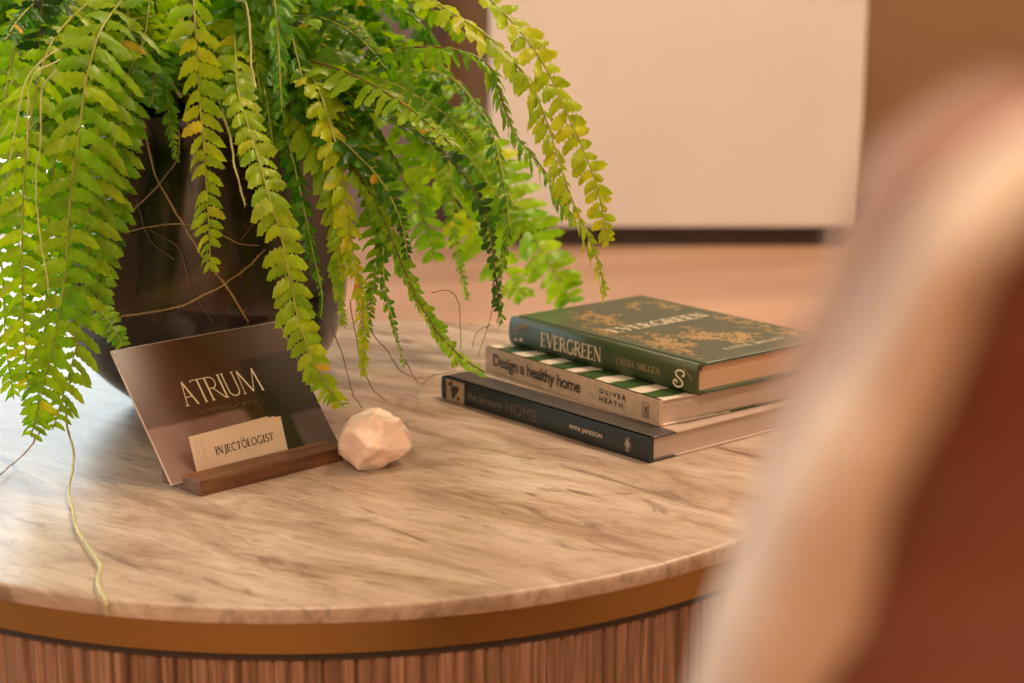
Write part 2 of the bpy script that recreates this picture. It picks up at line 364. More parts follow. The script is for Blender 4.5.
# ------------------------------------------------------------------ the room
XL, XR, YB, YF, ZC = -3.4, 3.2, 5.25, -2.2, 2.75
def plane(name, pts, mat): return struct(raw(name, pts, [tuple(range(len(pts)))], mat))
def slab(name, x0, x1, y0, y1, z0, z1, mat, bev=0): return struct(obj(name, box(bmesh.new(), x0, x1, y0, y1, z0, z1, bev), mat))
slab('floor', XL-.1, XR+.1, YF-.1, YB+.1, -.06, 0, M['floor'])
slab('ceiling', XL-.1, XR+.1, YF-.1, YB+.1, ZC, ZC+.06, M['ceil'])
slab('wall_right', XR, XR+.1, YF, YB, 0, ZC, M['wall2'])
slab('wall_front', XL, XR, YF-.1, YF, 0, ZC, M['wall2'])
WX0, WX1, WZ0, WZ1 = -3.2, -.95, .04, 2.35    # glazed opening of the back wall
bm = bmesh.new()
for q in ((XL, WX0, 0, ZC), (WX1, XR, 0, ZC), (WX0, WX1, 0, WZ0), (WX0, WX1, WZ1, ZC)): box(bm, q[0], q[1], YB, YB+.1, q[2], q[3])
struct(obj('wall_back', bm, M['wall']))
LY0, LY1 = .6, 4.7
bm = bmesh.new()
for q in ((YF, LY0, 0, ZC), (LY1, YB, 0, ZC), (LY0, LY1, 0, .35), (LY0, LY1, 2.3, ZC)): box(bm, XL-.1, XL, q[0], q[1], q[2], q[3])
struct(obj('wall_left', bm, M['wall2']))
def window(name, horiz, a0, a1, z0, z1, bays):
    e = D.objects.new(name, None); C.objects.link(e); e['kind'] = 'structure'
    bm = bmesh.new(); w = .05
    def b_(p0, p1, q0, q1):
        if horiz: box(bm, p0, p1, YB+.02, YB+.08, q0, q1)
        else: box(bm, XL-.08, XL-.02, p0, p1, q0, q1)
    b_(a0, a1, z0, z0+w); b_(a0, a1, z1-w, z1)
    for i in range(bays+1):
        c = a0+w/2+(a1-a0-w)*i/bays; b_(c-w/2, c+w/2, z0+w, z1-w)
    obj('window_frame', bm, M['wframe'], e)
    for i in range(bays):
        c0 = a0+w/2+(a1-a0-w)*i/bays+w/2; c1 = a0+w/2+(a1-a0-w)*(i+1)/bays-w/2; bm = bmesh.new()
        if horiz: box(bm, c0, c1, YB+.047, YB+.053, z0+w, z1-w)
        else: box(bm, XL-.053, XL-.047, c0, c1, z0+w, z1-w)
        obj('pane', bm, M['glass'], e)
window('window_1', True, WX0, WX1, WZ0, WZ1, 2)
window('window_2', False, LY0, LY1, .35, 2.3, 4)
# mauve door with dark frame between the window and the counter
dx0, dx1 = -.78, -.20
door = D.objects.new('door_1', None); C.objects.link(door); door['kind'] = 'structure'
bm = bmesh.new(); box(bm, dx0+.07, dx1-.075, YB-.05, YB-.002, .005, 2.03, .003); box(bm, dx0+.14, dx1-.145, YB-.058, YB-.045, .25, .95, .006); box(bm, dx0+.14, dx1-.145, YB-.058, YB-.045, 1.1, 1.9, .006)
obj('door_leaf', bm, M['mauve'], door)
bm = bmesh.new()
for q in ((dx0, dx0+.07, 0, 2.1), (dx1-.075, dx1, 0, 2.1), (dx0+.07, dx1-.075, 2.03, 2.1)): box(bm, q[0], q[1], YB-.07, YB-.001, q[2], q[3], .004)
obj('door_frame', bm, M['frame'], door)
slab('baseboard_back', dx1, XR, YB-.018, YB, 0, .09, M['frame'], .003)

# counter in front of the back wall
kx0, kx1 = at(490, 100, 4.8).x, at(864, 100, 4.8).x; kw = kx1-kx0
t = thing('reception_counter', 'large plain off-white counter on a dark recessed plinth against the tan back wall', 'counter', (kx0, 4.8, 0))
obj('body', box(bmesh.new(), 0, kw, 0, .40, .057, 1.08, .006, 3), M['white'], t)
obj('countertop', box(bmesh.new(), -.01, kw+.01, -.012, .41, 1.08, 1.105, .004), M['white'], t)
obj('plinth', box(bmesh.new(), .04, kw-.10, .03, .38, 0, .057), M['plinth'], t)
for xx in (.015, kw-.09):
    for yy in (.01, .33):
        bm = bmesh.new(); box(bm, xx, xx+.06, yy, yy+.06, .012, .057, .004); box(bm, xx-.004, xx+.064, yy-.004, yy+.064, 0, .014, .004)
        obj('foot', bm, M['metal'], t)

# ------------------------------------------------------------------ the table
TX, TY, R = -.1327, 1.3125, .3894
t = thing('coffee_table', 'round coffee table with veined pale marble top, brass band and reeded wood drum', 'coffee table', (TX, TY, 0))
bm = bmesh.new(); prof = []
e = .0016; z1, z0 = T, T-.0112
prof = [(.0005, z1), (.05, z1), (.1, z1), (.2, z1), (.3, z1), (.36, z1), (R-e*1.4, z1), (R-e*.5, z1-e*.35), (R, z1-e*1.5), (R, z0+e), (R-e*.4, z0+e*.2), (R-e*1.5, z0), (.3, z0), (.0005, z0)]
lathe(bm, prof, 256)
for v in bm.verts:                        # slightly uneven honed edge
    rr = math.hypot(v.co.x, v.co.y)
    if rr > R-.003:
        k = 1+.0012*noise.noise(V((v.co.x*60, v.co.y*60, v.co.z*150)))
        v.co.x *= k; v.co.y *= k
obj('table_top', bm, M['marble'], t, True)
Rb = R-.003
obj('brass_band', lathe(bmesh.new(), [(Rb-.05, T-.0114), (Rb, T-.0114), (Rb, T-.0298), (Rb-.001, T-.0303), (Rb-.05, T-.0303)], 192), M['brass'], t, False)
for p in t.children[-1].data.polygons: p.use_smooth = abs(p.normal.z) < .5
obj('shadow_gap', lathe(bmesh.new(), [(Rb-.05, T-.0305), (Rb-.003, T-.0305), (Rb-.003, T-.0350), (Rb-.05, T-.0350)], 192), M['gap'], t)
bm = bmesh.new(); NR = 250; rings = []; per = 6
offs = []
for i in range(NR):
    d = random.uniform(-.0010, .0010); w = random.uniform(.7, 1.0)
    for k in range(per):
        u = k/per; offs.append((Rb-.0065+d+random.uniform(-.00025, .00025)+.0034*math.sqrt(max(0, 1-(2*u-1)**2))*w, random.uniform(0, .0002)))
for zz in (T-.0351, T-.0357, T-.2, .03, .0):
    rings.append([bm.verts.new(((r_-(.001 if zz == T-.0351 else 0))*math.cos(2*math.pi*i/(NR*per)), (r_-(.001 if zz == T-.0351 else 0))*math.sin(2*math.pi*i/(NR*per)), zz)) for i, (r_, _) in enumerate(offs)])
nn = NR*per
for a, b in zip(rings, rings[1:]):
    for i in range(nn): bm.faces.new((a[i], a[(i+1) % nn], b[(i+1) % nn], b[i]))
bm.faces.new(rings[0]); bm.faces.new(rings[-1][::-1])
obj('reeded_drum', bm, M['reed'], t)

# ------------------------------------------------------------------ books
def rounded_book_case(bm, L_, W_, th, ct, over, z0, hinge=True, rs=.003):
    """hard case: two boards and a spine, section drawn in (y,z) and swept along x"""
    return bm
def spine_panel(bm, x0, x1, z0, z1, y, depth, bulge):
    n = 8; pr = []
    for i in range(n+1):
        u = i/n; pr.append((y-bulge*math.sin(math.pi*u)**.6 if 0 < u < 1 else y, z0+(z1-z0)*u))
    inner = [(y+depth, z1), (y+depth, z0)]; sec = pr+inner; m_ = len(sec)
    A = [bm.verts.new((x0, a, b)) for a, b in sec]; Bv = [bm.verts.new((x1, a, b)) for a, b in sec]
    for i in range(m_): bm.faces.new((A[i], A[(i+1) % m_], Bv[(i+1) % m_], Bv[i]))
    bm.faces.new(A); bm.faces.new(Bv[::-1])

# bottom book
sx, sy, sa = .0987, 1.2035, -.8751; SL, SW, ST = .245, .185, .0192
z = 0
t = thing('book', 'dark book at the bottom of the stack, near-black spine reading HOME', 'book', (sx, sy, T), sa, 'books stacked on the marble table')
obj('page_block', box(bmesh.new(), -SL+.003, -.003, .004, SW-.003, .0016, ST-.0016), M['pink_pages'], t)
obj('back_cover', box(bmesh.new(), -SL, 0, .001, SW, 0.0002, .0016, .0005), M['scover'], t)
obj('front_cover', box(bmesh.new(), -SL, 0, .001, SW, ST-.0016, ST, .0005), M['scover'], t)
bm = bmesh.new(); spine_panel(bm, -SL, 0, 0.0002, ST, .001, .004, .0012)
sp = obj('spine', bm, M['teal'], t, False)
yy = -.0005
raw('pale_strip', [(-SL+.007, yy, .0006), (-SL+.031, yy, .0006), (-SL+.031, yy, ST-.0006), (-SL+.007, yy, ST-.0006)], [(0, 1, 2, 3)], M['spale'], sp)
vs_, fs = [], []
for (cx, cz, rx, rz, rot) in ((-SL+.018, .0095, .0065, .0042, .9), (-SL+.013, .015, .003, .0018, .3), (-SL+.023, .0045, .0025, .0016, 0)):
    b0 = len(vs_)
    for i in range(14):
        a = 2*math.pi*i/14; q = 1+.25*math.sin(3*a+cx*900); x_, z_ = rx*math.cos(a)*q, rz*math.sin(a)*q
        vs_.append((cx+x_*math.cos(rot)-z_*math.sin(rot), yy-.00012, cz+x_*math.sin(rot)+z_*math.cos(rot)))
    fs.append(tuple(range(b0, b0+14)))
raw('printed_shape', vs_, fs, M['sdark'], sp)
sans('title_lettering', 'the Sensory', (-SL+.0350, yy-.0003, .0068), (1, 0, 0), (.12, 0, 1), .044, .0068, M['greyink'], sp)
sans('title_lettering', 'HOME', (-SL+.0840, yy-.0003, .0050), (1, 0, 0), (0, 0, 1), .038, .0105, M['homeink'], sp, bold=-.012)
sans('author_lettering', 'PIPPA JAMESON', (-.0850, yy-.0003, .0085), (1, 0, 0), (0, 0, 1), .036, .0034, M['cream'], sp)
vs_, fs = [], []                          # oval emblem with a lozenge
cx, cz = -.0215, .0098
stroke_quads([(cx+.0034*math.cos(a*math.pi/14), cz+.0056*math.sin(a*math.pi/14)) for a in range(29)], .00012, vs_, fs)
stroke_quads([(cx, cz+.0033), (cx+.0020, cz), (cx, cz-.0033), (cx-.0020, cz), (cx, cz+.0033), (cx+.001, cz+.0017)], .0008, vs_, fs)
stroke_quads([(cx+.0007*math.cos(a), cz+.0007*math.sin(a)) for a in [i*.7 for i in range(10)]], .0004, vs_, fs)
stroke_quads([(cx-.0008, cz+.0044), (cx+.0008, cz+.0044)], .0005, vs_, fs); stroke_quads([(cx-.0008, cz-.0044), (cx+.0008, cz-.0044)], .0005, vs_, fs)
raw('emblem', [(v.x, yy-.0003, v.y) for v in vs_], fs, M['cream'], sp)

# middle book
dx, dy, da = .1079, 1.2323, -.9415; DL, DW, DT = .222, .172, .0200; zb = T+ST+.0004
t = thing('book', 'pale book in the middle of the stack, beige spine reading Design a healthy home', 'book', (dx, dy, zb), da, 'books stacked on the marble table')
obj('page_block', box(bmesh.new(), -DL+.002, -.002, .003, DW-.003, .0012, DT-.0012), M['pink_pages'], t)
obj('back_cover', box(bmesh.new(), -DL, 0, .001, DW, 0, .0012, .0004), M['leafcover'], t)
obj('front_cover', box(bmesh.new(), -DL, 0, .001, DW, DT-.0012, DT, .0004), M['leafcover'], t)
bm = bmesh.new(); spine_panel(bm, -DL, 0, 0, DT, .001, .003, .0004)
sp = obj('spine', bm, M['kraft'], t); yy = .0003
sans('title_lettering', 'Design a healthy home', (-DL+.0115, yy, .0063), (1, 0, 0), (0, 0, 1), .117, .0100, M['ink'], sp, bold=.022, spacing=.93)
sans('author_lettering', 'OLIVER', (-.0700, yy, .0117), (1, 0, 0), (0, 0, 1), .032, .0038, M['ink'], sp, bold=.03, spacing=1.5)
sans('author_lettering', 'HEATH', (-.0700, yy, .0052), (1, 0, 0), (0, 0, 1), .028, .0038, M['ink'], sp, bold=.03, spacing=1.5)
vs_, fs = [], []; x0, x1, q0, q1 = -.0185, -.0115, .0038, .0152
stroke_quads([(x0, q0), (x1, q0), (x1, q1), (x0, q1), (x0, q0-.0003)], .0006, vs_, fs)
raw('emblem', [(v.x, yy-.0001, v.y) for v in vs_], fs, M['ink'], sp)
sans('emblem', 'DK', (x1-.0012, yy-.0001, q0+.0011), (0, 0, 1), (-1, 0, 0), .0088, .0042, M['ink'], sp, bold=.012)

# top book
ex, ey, ea = .1369, 1.2439, -.8973; EL, EW, ET = .2215, .1486, .0240; ze = zb+DT+.0004
t = thing('book', 'dark green hardback on top of the stack, gold foliage and the title EVERGREEN on it', 'book', (ex, ey, ze), ea, 'books stacked on the marble table')
obj('page_block', box(bmesh.new(), -EL+.004, -.004, .006, EW-.005, .0022, ET-.0022, .0004), M['cream_pages'], t)
obj('back_cover', box(bmesh.new(), -EL, 0, .0085, EW, 0, .0023, .0008, 2), M['egreen'], t)
cv = obj('front_cover', box(bmesh.new(), -EL, 0, .0085, EW, ET-.0023, ET, .0008, 2), M['egreen'], t)
bm = bmesh.new()                          # spine with rounded shoulders and a sunk hinge on either board
sec = [(.0088, .0006), (.0075, .0012), (.006, .0004), (.0025, .0), (.0008, .0010), (-.0010, .0045), (-.0016, ET*.35), (-.0018, ET*.5), (-.0016, ET*.65), (-.0010, ET-.0045), (.0008, ET-.0010), (.0025, ET), (.006, ET-.0004), (.0075, ET-.0012), (.0088, ET-.0006), (.0088, ET-.0023), (.0035, ET-.0026), (.0012, ET-.006), (.0008, ET*.5), (.0012, .006), (.0035, .0026), (.0088, .0023)]
A = [bm.verts.new((-EL, a, b)) for a, b in sec]; Bv = [bm.verts.new((0, a, b)) for a, b in sec]
for i in range(len(sec)): bm.faces.new((A[i], A[(i+1) % len(sec)], Bv[(i+1) % len(sec)], Bv[i]))
bm.faces.new(A); bm.faces.new(Bv[::-1])
sp = obj('spine', bm, M['egspine'], t); yy = -.0021
for p in sp.data.polygons: p.use_smooth = len(p.vertices) == 4
obj('headband', box(bmesh.new(), -.0046, -.0030, .0030, .0075, ET-.0062, ET-.0030, .0003), M['ink'], t)
letters('title_lettering', 'EVERGREEN', (-EL+.0425, yy, .0066), (1, 0, 0), (0, 0, 1), .0745, .0115, M['cream'], sp, wm=1.0)
letters('author_lettering', 'LYDIA MILLEN', (-EL+.1340, yy, .0092), (1, 0, 0), (0, 0, 1), .050, .0050, M['gold'], sp, wm=.9)
vs_, fs = [], []                          # swash S
S = [(.72, .66), (.92, .78), (.82, .97), (.50, 1.0), (.22, .84), (.30, .62), (.62, .44), (.80, .22), (.62, .02), (.28, -.03), (.04, .14), (.12, .34), (.30, .30), (.28, .18)]
Sp = crom([V((a, b, 0)) for a, b in S], 5)
stroke_quads([(-.0235+p.x*.0130, .0045+p.y*.0125) for p in Sp], .0015, vs_, fs)
raw('emblem', [(v.x, yy, v.y) for v in vs_], fs, M['cream'], sp)
# foil foliage: a branching spray with small leaves
def spray(org, ang, length, depth, vs_, fs, rng):
    p = V((org[0], org[1], 0)); pts = [(p.x, p.y)]; a = ang; n = max(3, int(length/.004))
    for i in range(n):
        a += rng.uniform(-.35, .35); p = p+V((math.cos(a), math.sin(a), 0))*(length/n); pts.append((p.x, p.y))
        for sd in (1, -1):
            if rng.random() < .8:
                la = a+sd*rng.uniform(.5, 1.1); ll = rng.uniform(.003, .0058); w = ll*.28; q = V((math.cos(la), math.sin(la), 0)); r_ = V((-q.y, q.x, 0)); b0 = len(vs_)
                vs_ += [p.copy(), p+q*ll*.45+r_*w, p+q*ll, p+q*ll*.45-r_*w]; fs.append((b0, b0+1, b0+2, b0+3))
        if depth and rng.random() < .33: spray((p.x, p.y), a+rng.choice((-1, 1))*rng.uniform(.6, 1.1), length*.5, depth-1, vs_, fs, rng)
    stroke_quads(pts, .0006, vs_, fs)
rng = random.Random(12); vs_, fs = [], []
for org, an, ln in (((-.205, .045), .6, .05), ((-.20, .07), -1.0, .04), ((-.155, .02), .2, .045), ((-.09, .02), .3, .05), ((-.075, .05), .9, .045), ((-.07, .03), -.2, .055), ((-.11, .045), .1, .05),
                    ((-.205, .12), .2, .05), ((-.12, .137), -.4, .04), ((-.075, .115), .7, .035), ((-.055, .13), -.2, .05), ((-.03, .075), 2.0, .04), ((-.018, .125), 1.6, .03), ((-.03, .02), 2.4, .04)):
    spray(org, an, ln, 2, vs_, fs, rng)
ok = [f_ for f_ in fs if all(-EL+.002 < vs_[i].x < -.002 and .012 < vs_[i].y < EW-.002 for i in f_)]
raw('foil_foliage', [(v.x, v.y, ET+.0001+1e-6*(i % 7)) for i, v in enumerate(vs_)], ok, M['gold'], cv)
letters('title_lettering', 'EVERGREEN', (-.118, .026, ET+.0003), (0, 1, 0), (-1, 0, 0), .106, .0150, M['cream'], cv, wm=1.0, track=.1)
letters('author_lettering', 'LYDIA MILLEN', (-.020, .052, ET+.0003), (0, 1, 0), (-1, 0, 0), .066, .0060, M['cream'], cv, wm=.9, track=.2)
vs_, fs = [], []                          # small foil flowers at the head of the spine and a tendril at the tail
for (cx, cz, rr) in ((-EL+.0095, .0058, .0026), (-EL+.0165, .0066, .0030)):
    for k in range(6):
        a = math.pi*k/5; b0 = len(vs_); q = V((math.cos(a), math.sin(a), 0)); r_ = V((-q.y, q.x, 0)); p = V((cx, cz, 0))
        vs_ += [p, p+q*rr*.6+r_*rr*.25, p+q*rr, p+q*rr*.6-r_*rr*.25]; fs.append((b0, b0+1, b0+2, b0+3))
raw('foil_flowers', [(v.x, yy, v.y) for v in vs_], fs, M['cream'], sp)
vs_, fs = [], []
rng = random.Random(5); spray((-EL+.006, .010), .5, .022, 1, vs_, fs, rng)
stroke_quads([(-.014, .0235), (-.011, .0185), (-.0065, .0145), (-.003, .0120)], .0006, vs_, fs)
raw('foil_foliage', [(v.x, yy+.0001, min(max(v.y, .001), ET-.003)) for v in vs_], fs, M['gold'], sp)

# ------------------------------------------------------------------ card holder, display card, small cards
A0 = onz(201, 497, 0); ha = math.radians(44.02)
hold = thing('card_holder', 'dark walnut slotted block holding a display card and small cards, leaning beside the pink stone', 'card holder', (A0.x, A0.y, T), ha)
HL, hz = .1235, .0108
def rail(name, y0, y1, z0, z1):
    bm = box(bmesh.new(), 0, HL, y0, y1, z0, z1, .0006, 2); return obj(name, bm, M['walnut'], hold)
rail('front_block', 0, .0222, .0, hz)
rail('slot_floor', .0222, .0345, .0, .0030)
rail('back_rail', .0345, .0480, .0, hz)
tilt = .71
hx = Matrix.Translation(V((A0.x, A0.y, T))) @ Matrix.Rotation(ha, 4, 'Z')
def lean(loc, tilt=tilt):                            # frame leaning back in the slot: x along the holder, y up the card, z towards the viewer
    return hx @ Matrix.Translation(V(loc)) @ Matrix.Rotation(math.pi/2-tilt, 4, 'X')
def place(o, mtx): o.matrix_world = mtx
CW, CH = .1465, .1090
cardt = thing('display_card', 'large glossy brown display card reading ATRIUM, leaning in the wooden holder', 'display card')
place(cardt, lean((-.0060, .0262, .0040)))
obj('card_edge', box(bmesh.new(), 0, CW, 0, CH, -.0016, -.0001), M['acrylic_edge'], cardt)
raw('printed_face', [(0.0004, 0.0004, 0), (CW-.0004, .0004, 0), (CW-.0004, CH-.0004, 0), (.0004, CH-.0004, 0)], [(0, 1, 2, 3)], M['poster'], cardt)
thin = .055; md = .09
AT = {
 'A': (.50, [([(.0,0),(.17,1)],thin*.8), ([(.17,1),(.46,0)],md), ([(.05,.34),(.33,.34)],thin*.7), serif(0,0,.14), serif(.46,0,.1)]),
 'T': (.50, [([(.30,0),(.30,1)],md), ([(.0,.98),(.58,.98)],thin*.8), ([(.0,.98),(.0,.9)],thin*.8), serif(.3,0,.12)]),
 'R': (.60, [([(.1,0),(.1,1)],md), ([(.1,.98)]+arc(.28,.74,.19,.24,90,-90)+[(.1,.50)],thin), ([(.28,.5),(.62,.03),(.72,0)],thin*1.1), serif(.1,0,.12)]),
 'I': (.16, [([(.08,0),(.08,1)],md), serif(.08,0,.12), serif(.08,1,.12)]),
 'U': (.62, [([(.08,1),(.08,.3)]+arc(.30,.26,.22,.26,180,360,14)+[(.52,1)],thin*1.15), serif(.08,1,.12), serif(.52,1,.12)]),
 'M': (.90, [([(.05,0),(.10,1)],thin*.8), ([(.10,1),(.45,.02)],md), ([(.45,.02),(.78,1)],thin*.8), ([(.78,1),(.86,0)],md), serif(.05,0,.12), serif(.86,0,.12)]),
}
letters('title_lettering', 'ATRIUM', (.0390, .0555, .0003), (1, 0, 0), (0, 1, 0), .0665, .0190, M['cream'], cardt, AT, wm=.75, track=.02)
tiny_marks('faint_lettering', (.047, .0470, .0003), .055, .0024, 19, M['brownink'], cardt)
bw, bh = .0680, .0303
specs = [(.0155, .03), (.0180, -.01), (.0203, .02), (.0225, -.01), (.0245, .012)]
spots = ['rearmost small cream card of the fan in the wooden holder, its edge farthest left', 'small cream card second from the back of the fan in the wooden holder', 'small cream card in the middle of the fan in the wooden holder',
         'small cream card just behind the front one in the wooden holder', 'front small cream business card with dark INJECTOLOGIST lettering in the wooden holder']
for i, (ox, rz) in enumerate(specs):
    bm = box(bmesh.new(), 0, bw, 0, bh, -.00035, 0)
    o = tag(obj('business_card', bm, M['card']), spots[i], 'business card', 'small cream cards fanned in the holder')
    place(o, lean((ox, .0235+.0005*(4-i), .0035), .30) @ Matrix.Rotation(rz, 4, 'Z'))
    if i == 4:
        letters('title_lettering', 'INJECTOLOGIST', (.0078, .0142, .0002), (1, .012, 0), (0, 1, 0), .0505, .0054, M['ink'], o, wm=1.25, track=.05)
        letters('title_lettering', 'THE', (.0300, .0205, .0002), (1, 0, 0), (0, 1, 0), .0044, .0013, M['ink'], o)
        tiny_marks('faint_lettering', (.0235, .0112, .0002), .018, .0012, 13, M['beigeink'], o)

# ------------------------------------------------------------------ pale pink stone
rp = onz(377, 462, 0)
rng = random.Random(3); bm = bmesh.new(); bmesh.ops.create_icosphere(bm, subdivisions=5, radius=1)
planes = []
# outline in the view plane (x right, z up), metres
for nx, nz, d in ((-.90, .42, .0235), (-.35, .94, .0215), (.35, .93, .0215), (.80, .60, .0235), (.97, -.15, .0270), (.62, -.78, .0215), (-.5, -.86, .0235), (-1, -.1, .0262)):
    planes.append((V((nx, 0, nz)).normalized(), d))
for _ in range(16):
    q = V((rng.uniform(-1, 1), rng.uniform(-1, .5), rng.uniform(-.6, 1))).normalized()
    planes.append((q, rng.uniform(.0215, .0265)))
planes += [(V((.55, -.75, .35)).normalized(), .0185), (V((-.6, -.75, -.1)).normalized(), .0205), (V((.1, -.8, .6)).normalized(), .0200), (V((.3, -.8, -.5)).normalized(), .0190)]
for v in bm.verts:
    n_ = v.co.normalized(); r_ = 1
    for q, d in planes:
        c = n_.dot(q)
        if c > .05: r_ = min(r_, d/c)
    r_ = min(r_, .031)
    v.co = n_*(r_*(1+.09*noise.noise(n_*2.3+V((3,1,2)))+.035*noise.noise(n_*6)+.012*noise.noise(n_*17)))
    v.co.x *= 1.02; v.co.z = v.co.z*.86+.0200
    if v.co.z < 0: v.co.z = 0
o = obj('quartz_stone', bm, M['quartz'], None, True); o.location = (rp.x-.0005, rp.y-.012, T+.0002)
tag(o, 'rough pale pink stone on the marble beside the wooden card holder', 'stone')

# ------------------------------------------------------------------ fern in its pot
PX, PY = -.2505, 1.392
fern = thing('potted_fern', 'large trailing green fern in a round dark glazed pot on the marble table', 'potted plant', (PX, PY, T+.0004))
prof = [(a_*1.035, b_*1.06) for a_, b_ in [(.0005, .0), (.050, .0), (.056, .002), (.068, .010), (.088, .028), (.102, .050), (.1105, .080), (.1115, .102), (.108, .135), (.100, .168), (.091, .196), (.087, .210), (.089, .222), (.0905, .226), (.088, .228), (.083, .224), (.080, .210), (.0795, .195)]]
obj('pot', lathe(bmesh.new(), [tuple(p) for p in [(q.x, q.y) for q in crom([V((a, b, 0)) for a, b in prof], 3)]], 96), M['glaze'], fern, True)
bm = bmesh.new(); bmesh.ops.create_grid(bm, x_segments=30, y_segments=30, size=.084)
for v in list(bm.verts):
    rr = math.hypot(v.co.x, v.co.y)
    if rr > .0845: bm.verts.remove(v); continue
    v.co.z = .224+.012*(1-(rr/.085)**2)+.012*noise.noise(v.co*60)
obj('soil', bm, M['soil'], fern, True)
O = V((PX, PY, T+.0004))
def add_runner(pts, r0, r1, mat, hair=0, name='runner'):
    P = resample(crom(pts, 8), .004); P = [p+V((noise.noise(p*90), noise.noise(p*90+V((5, 0, 0))), noise.noise(p*90+V((0, 7, 0)))))*.0010 for p in P]
    P = [p-O for p in P]
    if len(P) < 2: return
    vs_, fs = tube_data(P, r0, r1, 5, jit=.2)
    if hair:
        for p in P:
            for _ in range(hair):
                d = V((random.gauss(0, 1), random.gauss(0, 1), random.gauss(0, 1))).normalized(); b0 = len(vs_); l_ = random.uniform(.0012, .0035)
                s2 = d.cross(V((.1, .9, .3))).normalized()*.00022
                vs_ += [p+s2, p-s2, p+d*l_]; fs.append((b0, b0+1, b0+2))
    return raw(name, vs_, fs, mat, fern)

def pinna(P0, dirv, side_n, up_n, L_, W_, droop, curl, vs_, fs, cols, col):
    """one leaflet: 9 x 3 grid, toothed edge, fold at the midrib, sagging tip"""
    n = 9; base = len(vs_); d = dirv.normalized(); sid = side_n.normalized(); up = up_n.normalized()
    ph = random.uniform(0, 6); fold = random.uniform(.05, .65)
    for i in range(n+1):
        u = i/n
        w = W_*.5*min(1, .5+u*4.2)*(1-max(0, (u-.5)/.5)**2.1)**.7 if u < 1 else 0
        tooth = 1+.15*(1 if i % 2 else -1)
        ear = 1+.35*max(0, 1-u/.22)
        c = P0+d*(L_*u)+sid*(curl*L_*u*u)-V((0, 0, 1))*(droop*L_*u*u)+up*(.07*L_*math.sin(ph+u*5))
        for k in (-1, 0, 1):
            ww = w*tooth*(ear if k > 0 else 1)
            vs_.append(c+sid*(k*ww)+up*(abs(k)*ww*fold+k*ww*.35*math.sin(ph+u*3.5)))
            cols.append(col)
    for i in range(n):
        for k in range(2):
            a = base+i*3+k; fs.append((a, a+1, a+4, a+3))

NF = [0]
def make_frond(P, S_fn, Lmax, tint, dens=.5, start=.08, mat_stem='stem', sharp=.75, wr=.36, droop=.25, ripe=0, orange=0, lp=None, minL=.22, profp=1.0, r0=.0013, raw_out=None):
    Q = resample(P, .0012); n = len(Q)
    if n < 30: return
    vs_, fs, cols = [], [], []
    nxt = start*n; sd = 1; phs = random.uniform(0, 6)
    while nxt < n-2:
        i = int(nxt); s = i/(n-1); sd = -sd
        tdir = (Q[min(i+3, n-1)]-Q[max(0, i-3)]).normalized()
        S = S_fn(s, tdir); S = (S-tdir*S.dot(tdir)).normalized(); Nn = S.cross(tdir)
        a = min(1, .5+(s-start)/.16); b = max(minL, 1-max(0, (s-.5)/.5)**(1.9*profp))
        if lp:
            a = 1
            for (s0, m0), (s1_, m1) in zip(lp, lp[1:]):
                if s0 <= s <= s1_: b = m0+(m1-m0)*(s-s0)/(s1_-s0)
        L_ = Lmax*a*b*random.uniform(.86, 1.08)
        nxt += max(.0016, Lmax*a*b*dens*.5)/.0012
        if random.random() < .03: continue
        ang_ = random.gauss(1.42, .09); d = S*sd*math.sin(ang_)+tdir*math.cos(ang_)+Nn*(random.gauss(0, .2)+.2*math.sin(phs+s*9))
        c0 = max(0, min(1, tint+ripe*(s-.5)+random.gauss(0, .07)))
        og = 0; rv = random.random()
        if rv < .004+orange*.25: og = random.uniform(.3, 1); c0 = .9; L_ *= .85
        elif rv < .025: c0 = min(1, c0+.3)
        pinna(Q[i]-O, d, tdir, Nn, L_, L_*wr*random.uniform(.9, 1.12)+.0008, droop*random.uniform(.5, 1.5), random.uniform(-.02, .14), vs_, fs, cols, (c0, og, 0, 1))
    if raw_out is not None:
        off = len(raw_out[0]); raw_out[0].extend(vs_); raw_out[1].extend([tuple(j+off for j in q) for q in fs]); raw_out[2].extend(cols)
        v2, f2 = tube_data([p-O for p in resample(P, .01)], r0, .00045, 3); off = len(raw_out[0]); raw_out[0].extend(v2); raw_out[1].extend([tuple(j+off for j in q) for q in f2]); raw_out[2].extend([(.6, .3, 0, 1)]*len(v2))
        return
    me = D.meshes.new('frond'); me.from_pydata([tuple(v) for v in vs_], [], fs); me.update()
    ca = me.color_attributes.new('tint', 'FLOAT_COLOR', 'POINT')
    ca.data.foreach_set('color', [x for c in cols for x in c])
    for p in me.polygons: p.use_smooth = True
    o = put('frond', me, fern, [M['leaf']])
    QQ = [p-O for p in resample(P, .006)]
    v2, f2 = tube_data(QQ, r0, .00045, 5)
    raw('midrib', v2, f2, M[mat_stem], o)
    NF[0] += 1
    return o
CR = V((PX, PY, T+.243))
def key(pts, Lmax, tint, phi=0, **kw):
    """pts: (px, py, distance); phi 0 lies flat to the room's front, 80 shows its edge"""
    P = crom([p if isinstance(p, Vector) else at(*p) for p in pts], 10)
    def S_fn(s, t_):
        ph = math.radians(phi if not isinstance(phi, tuple) else phi[0]+(phi[1]-phi[0])*s)
        return V((math.cos(ph), math.sin(ph), .12*math.sin(s*7)))
    return make_frond(P, S_fn, Lmax, tint, **kw)
def cr(dx_=0, dy_=0, dz=0): return CR+V((dx_, dy_, dz))

